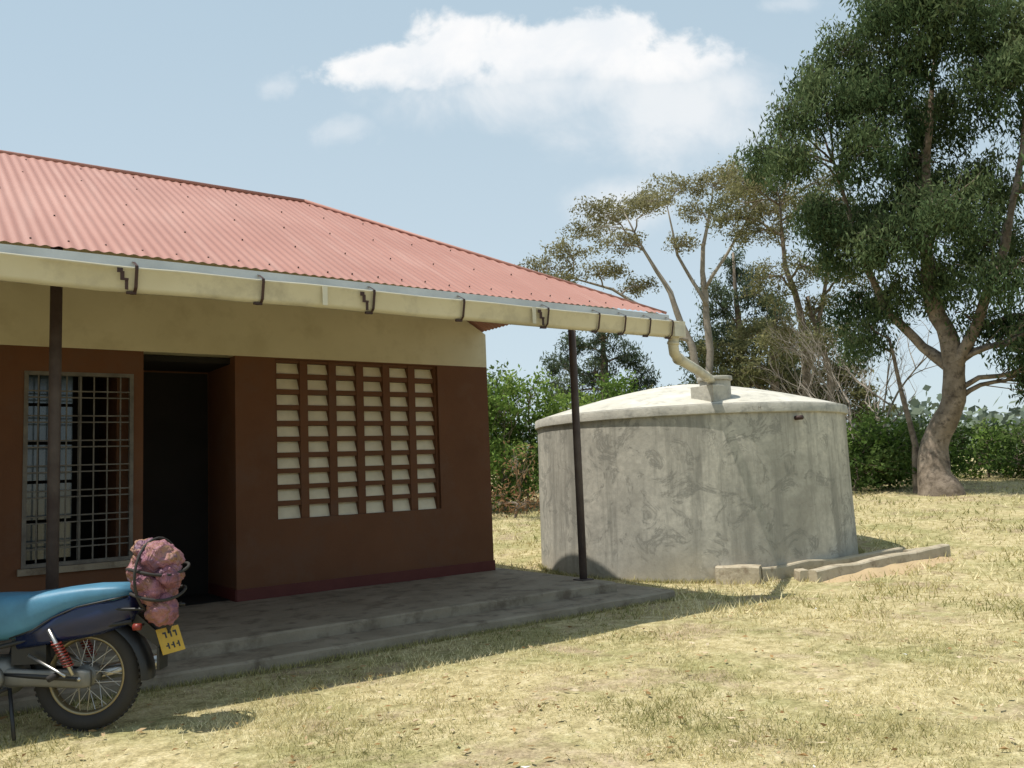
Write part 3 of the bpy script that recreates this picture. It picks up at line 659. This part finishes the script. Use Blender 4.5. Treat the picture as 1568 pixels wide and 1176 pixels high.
lump((-.40,0,.80),(.115,.19,.12),1); lump((-.42,.03,.96),(.125,.16,.11),4); lump((-.34,0,.89),(.11,.15,.11),7); lump((-.46,.06,.68),(.085,.12,.10),9); lump((-.35,.03,1.03),(.08,.11,.055),12); lump((-.50,.05,.87),(.07,.12,.08),15)
for z,rx,ry in ((.90,.165,.19),(.76,.14,.20)):
    b.tube([(-.41+rx*math.cos(a),ry*math.sin(a),z+.02*math.sin(2*a)) for a in np.linspace(0,6.283,28)],.009,6,1,cap=False)
b.tube([(-.41+.05*math.sin(a*1.0),.20*math.sin(a)+.01,.87+.215*math.cos(a)) for a in np.linspace(0,6.283,28)],.008,6,1,cap=False)
b.obj('tied_bundle',[KC,K_blk],MC)

# ---------------------------------------------------------------- light, sky, camera
TS=Vector((-.38,.125,1)).normalized()
sl=bpy.data.lights.new('sun','SUN'); sl.energy=5.0; sl.angle=math.radians(.5); sl.color=(1,.95,.86)
so=bpy.data.objects.new('sun',sl); so.rotation_euler=TS.to_track_quat('Z','Y').to_euler(); so.location=(0,0,30); S.collection.objects.link(so)
w=bpy.data.worlds.new('World'); S.world=w; w.use_nodes=True; nt=w.node_tree; nt.nodes.clear()
out=N(nt,'ShaderNodeOutputWorld'); bg=N(nt,'ShaderNodeBackground'); bg.inputs[1].default_value=.115
sk=N(nt,'ShaderNodeTexSky',sky_type='NISHITA'); sk.sun_disc=False; sk.sun_elevation=math.asin(TS.z); sk.sun_rotation=math.atan2(TS.x,TS.y)
sk.air_density=1.0; sk.dust_density=2.5; sk.ozone_density=1.0; sk.altitude=1100
def Mt(op,a,b_=None,c=None):
    m=N(nt,'ShaderNodeMath',operation=op)
    for i,v in enumerate((a,b_,c)):
        if v is None: continue
        if isinstance(v,(int,float)): m.inputs[i].default_value=v
        else: nt.links.new(v,m.inputs[i])
    return m.outputs[0]
ya=math.radians(53.8); Fv=(math.cos(ya),math.sin(ya)); Rv=(math.sin(ya),-math.cos(ya))
tc=N(nt,'ShaderNodeTexCoord'); sp=N(nt,'ShaderNodeSeparateXYZ'); nt.links.new(tc.outputs['Generated'],sp.inputs[0])
dx,dy,dz=sp.outputs
den=Mt('MAXIMUM',Mt('ADD',Mt('MULTIPLY',dx,Fv[0]),Mt('MULTIPLY',dy,Fv[1])),.05)
p=Mt('DIVIDE',Mt('ADD',Mt('MULTIPLY',dx,Rv[0]),Mt('MULTIPLY',dy,Rv[1])),den); q=Mt('DIVIDE',dz,den)
cb=N(nt,'ShaderNodeCombineXYZ'); nt.links.new(p,cb.inputs[0]); nt.links.new(q,cb.inputs[1])
nz=noise(nt,cb.outputs[0],17,5,.58,.2); nz2=noise(nt,cb.outputs[0],7,5,.62,.3)
def blobf(lst):
    r=None
    for cx,cy,rx,ry in lst:
        e=Mt('SUBTRACT',1,Mt('SQRT',Mt('ADD',Mt('POWER',Mt('DIVIDE',Mt('SUBTRACT',p,cx),rx),2),Mt('POWER',Mt('DIVIDE',Mt('SUBTRACT',q,cy),ry),2))))
        r=e if r is None else Mt('MAXIMUM',r,e)
    return r
def ss(v,a,b_):
    m=N(nt,'ShaderNodeMapRange',interpolation_type='SMOOTHSTEP'); nt.links.new(v,m.inputs[0]); m.inputs[1].default_value=a; m.inputs[2].default_value=b_; return m.outputs[0]
e1=blobf([(-.13,.497,.10,.035),(-.05,.515,.09,.055),(.05,.505,.14,.055),(.13,.515,.09,.06),(.21,.48,.11,.055),(.08,.48,.20,.05)])
c1=ss(Mt('ADD',e1,Mt('MULTIPLY',Mt('SUBTRACT',nz,.5),1.5)),.0,.42)
fade=ss(Mt('ADD',q,Mt('MULTIPLY',Mt('SUBTRACT',nz2,.5),.09)),.435,.50)
c1=Mt('MULTIPLY',c1,fade)
e2=blobf([(.2,.43,.17,.09),(.08,.465,.26,.06),(.28,.46,.1,.06),(.13,.31,.08,.05)])
c2=Mt('MULTIPLY',ss(Mt('ADD',e2,Mt('MULTIPLY',Mt('SUBTRACT',nz2,.5),1.8)),-.1,1.0),.7)
e3=blobf([(-.28,.48,.035,.02),(-.2,.42,.06,.03),(.36,.56,.05,.015)])
c3=Mt('MULTIPLY',ss(Mt('ADD',e3,Mt('MULTIPLY',Mt('SUBTRACT',nz,.5),2.4)),.1,1.1),.35)
cl=Mt('MAXIMUM',Mt('MAXIMUM',c1,c2),c3)
skc=mix(nt,.75,sk.outputs[0],mix(nt,ss(q,.0,.75),(6.2,7.3,7.8),(4.9,6.3,7.2)))
cc=mix(nt,ss(nz2,.35,.65),(7.6,7.9,8.2),(8.6,8.6,8.6))
col=mix(nt,cl,skc,cc)
nt.links.new(col,bg.inputs[0]); nt.links.new(bg.outputs[0],out.inputs[0])

cam=bpy.data.cameras.new('camera'); cam.sensor_width=36; cam.lens=1300/1568*36; cam.clip_end=3000; cam.clip_start=.05
co=bpy.data.objects.new('camera',cam); S.collection.objects.link(co)
th=math.atan(132/1300); rl=math.radians(2.3)
f_=Vector((Fv[0]*math.cos(th),Fv[1]*math.cos(th),math.sin(th))); r0=Vector((Rv[0],Rv[1],0)); u0=r0.cross(f_)
cx_=r0*math.cos(rl)-u0*math.sin(rl); cy_=r0*math.sin(rl)+u0*math.cos(rl); cz_=-f_
Mm=Matrix((cx_,cy_,cz_)).transposed().to_4x4(); Mm.translation=(0,0,1.4); co.matrix_world=Mm
S.camera=co
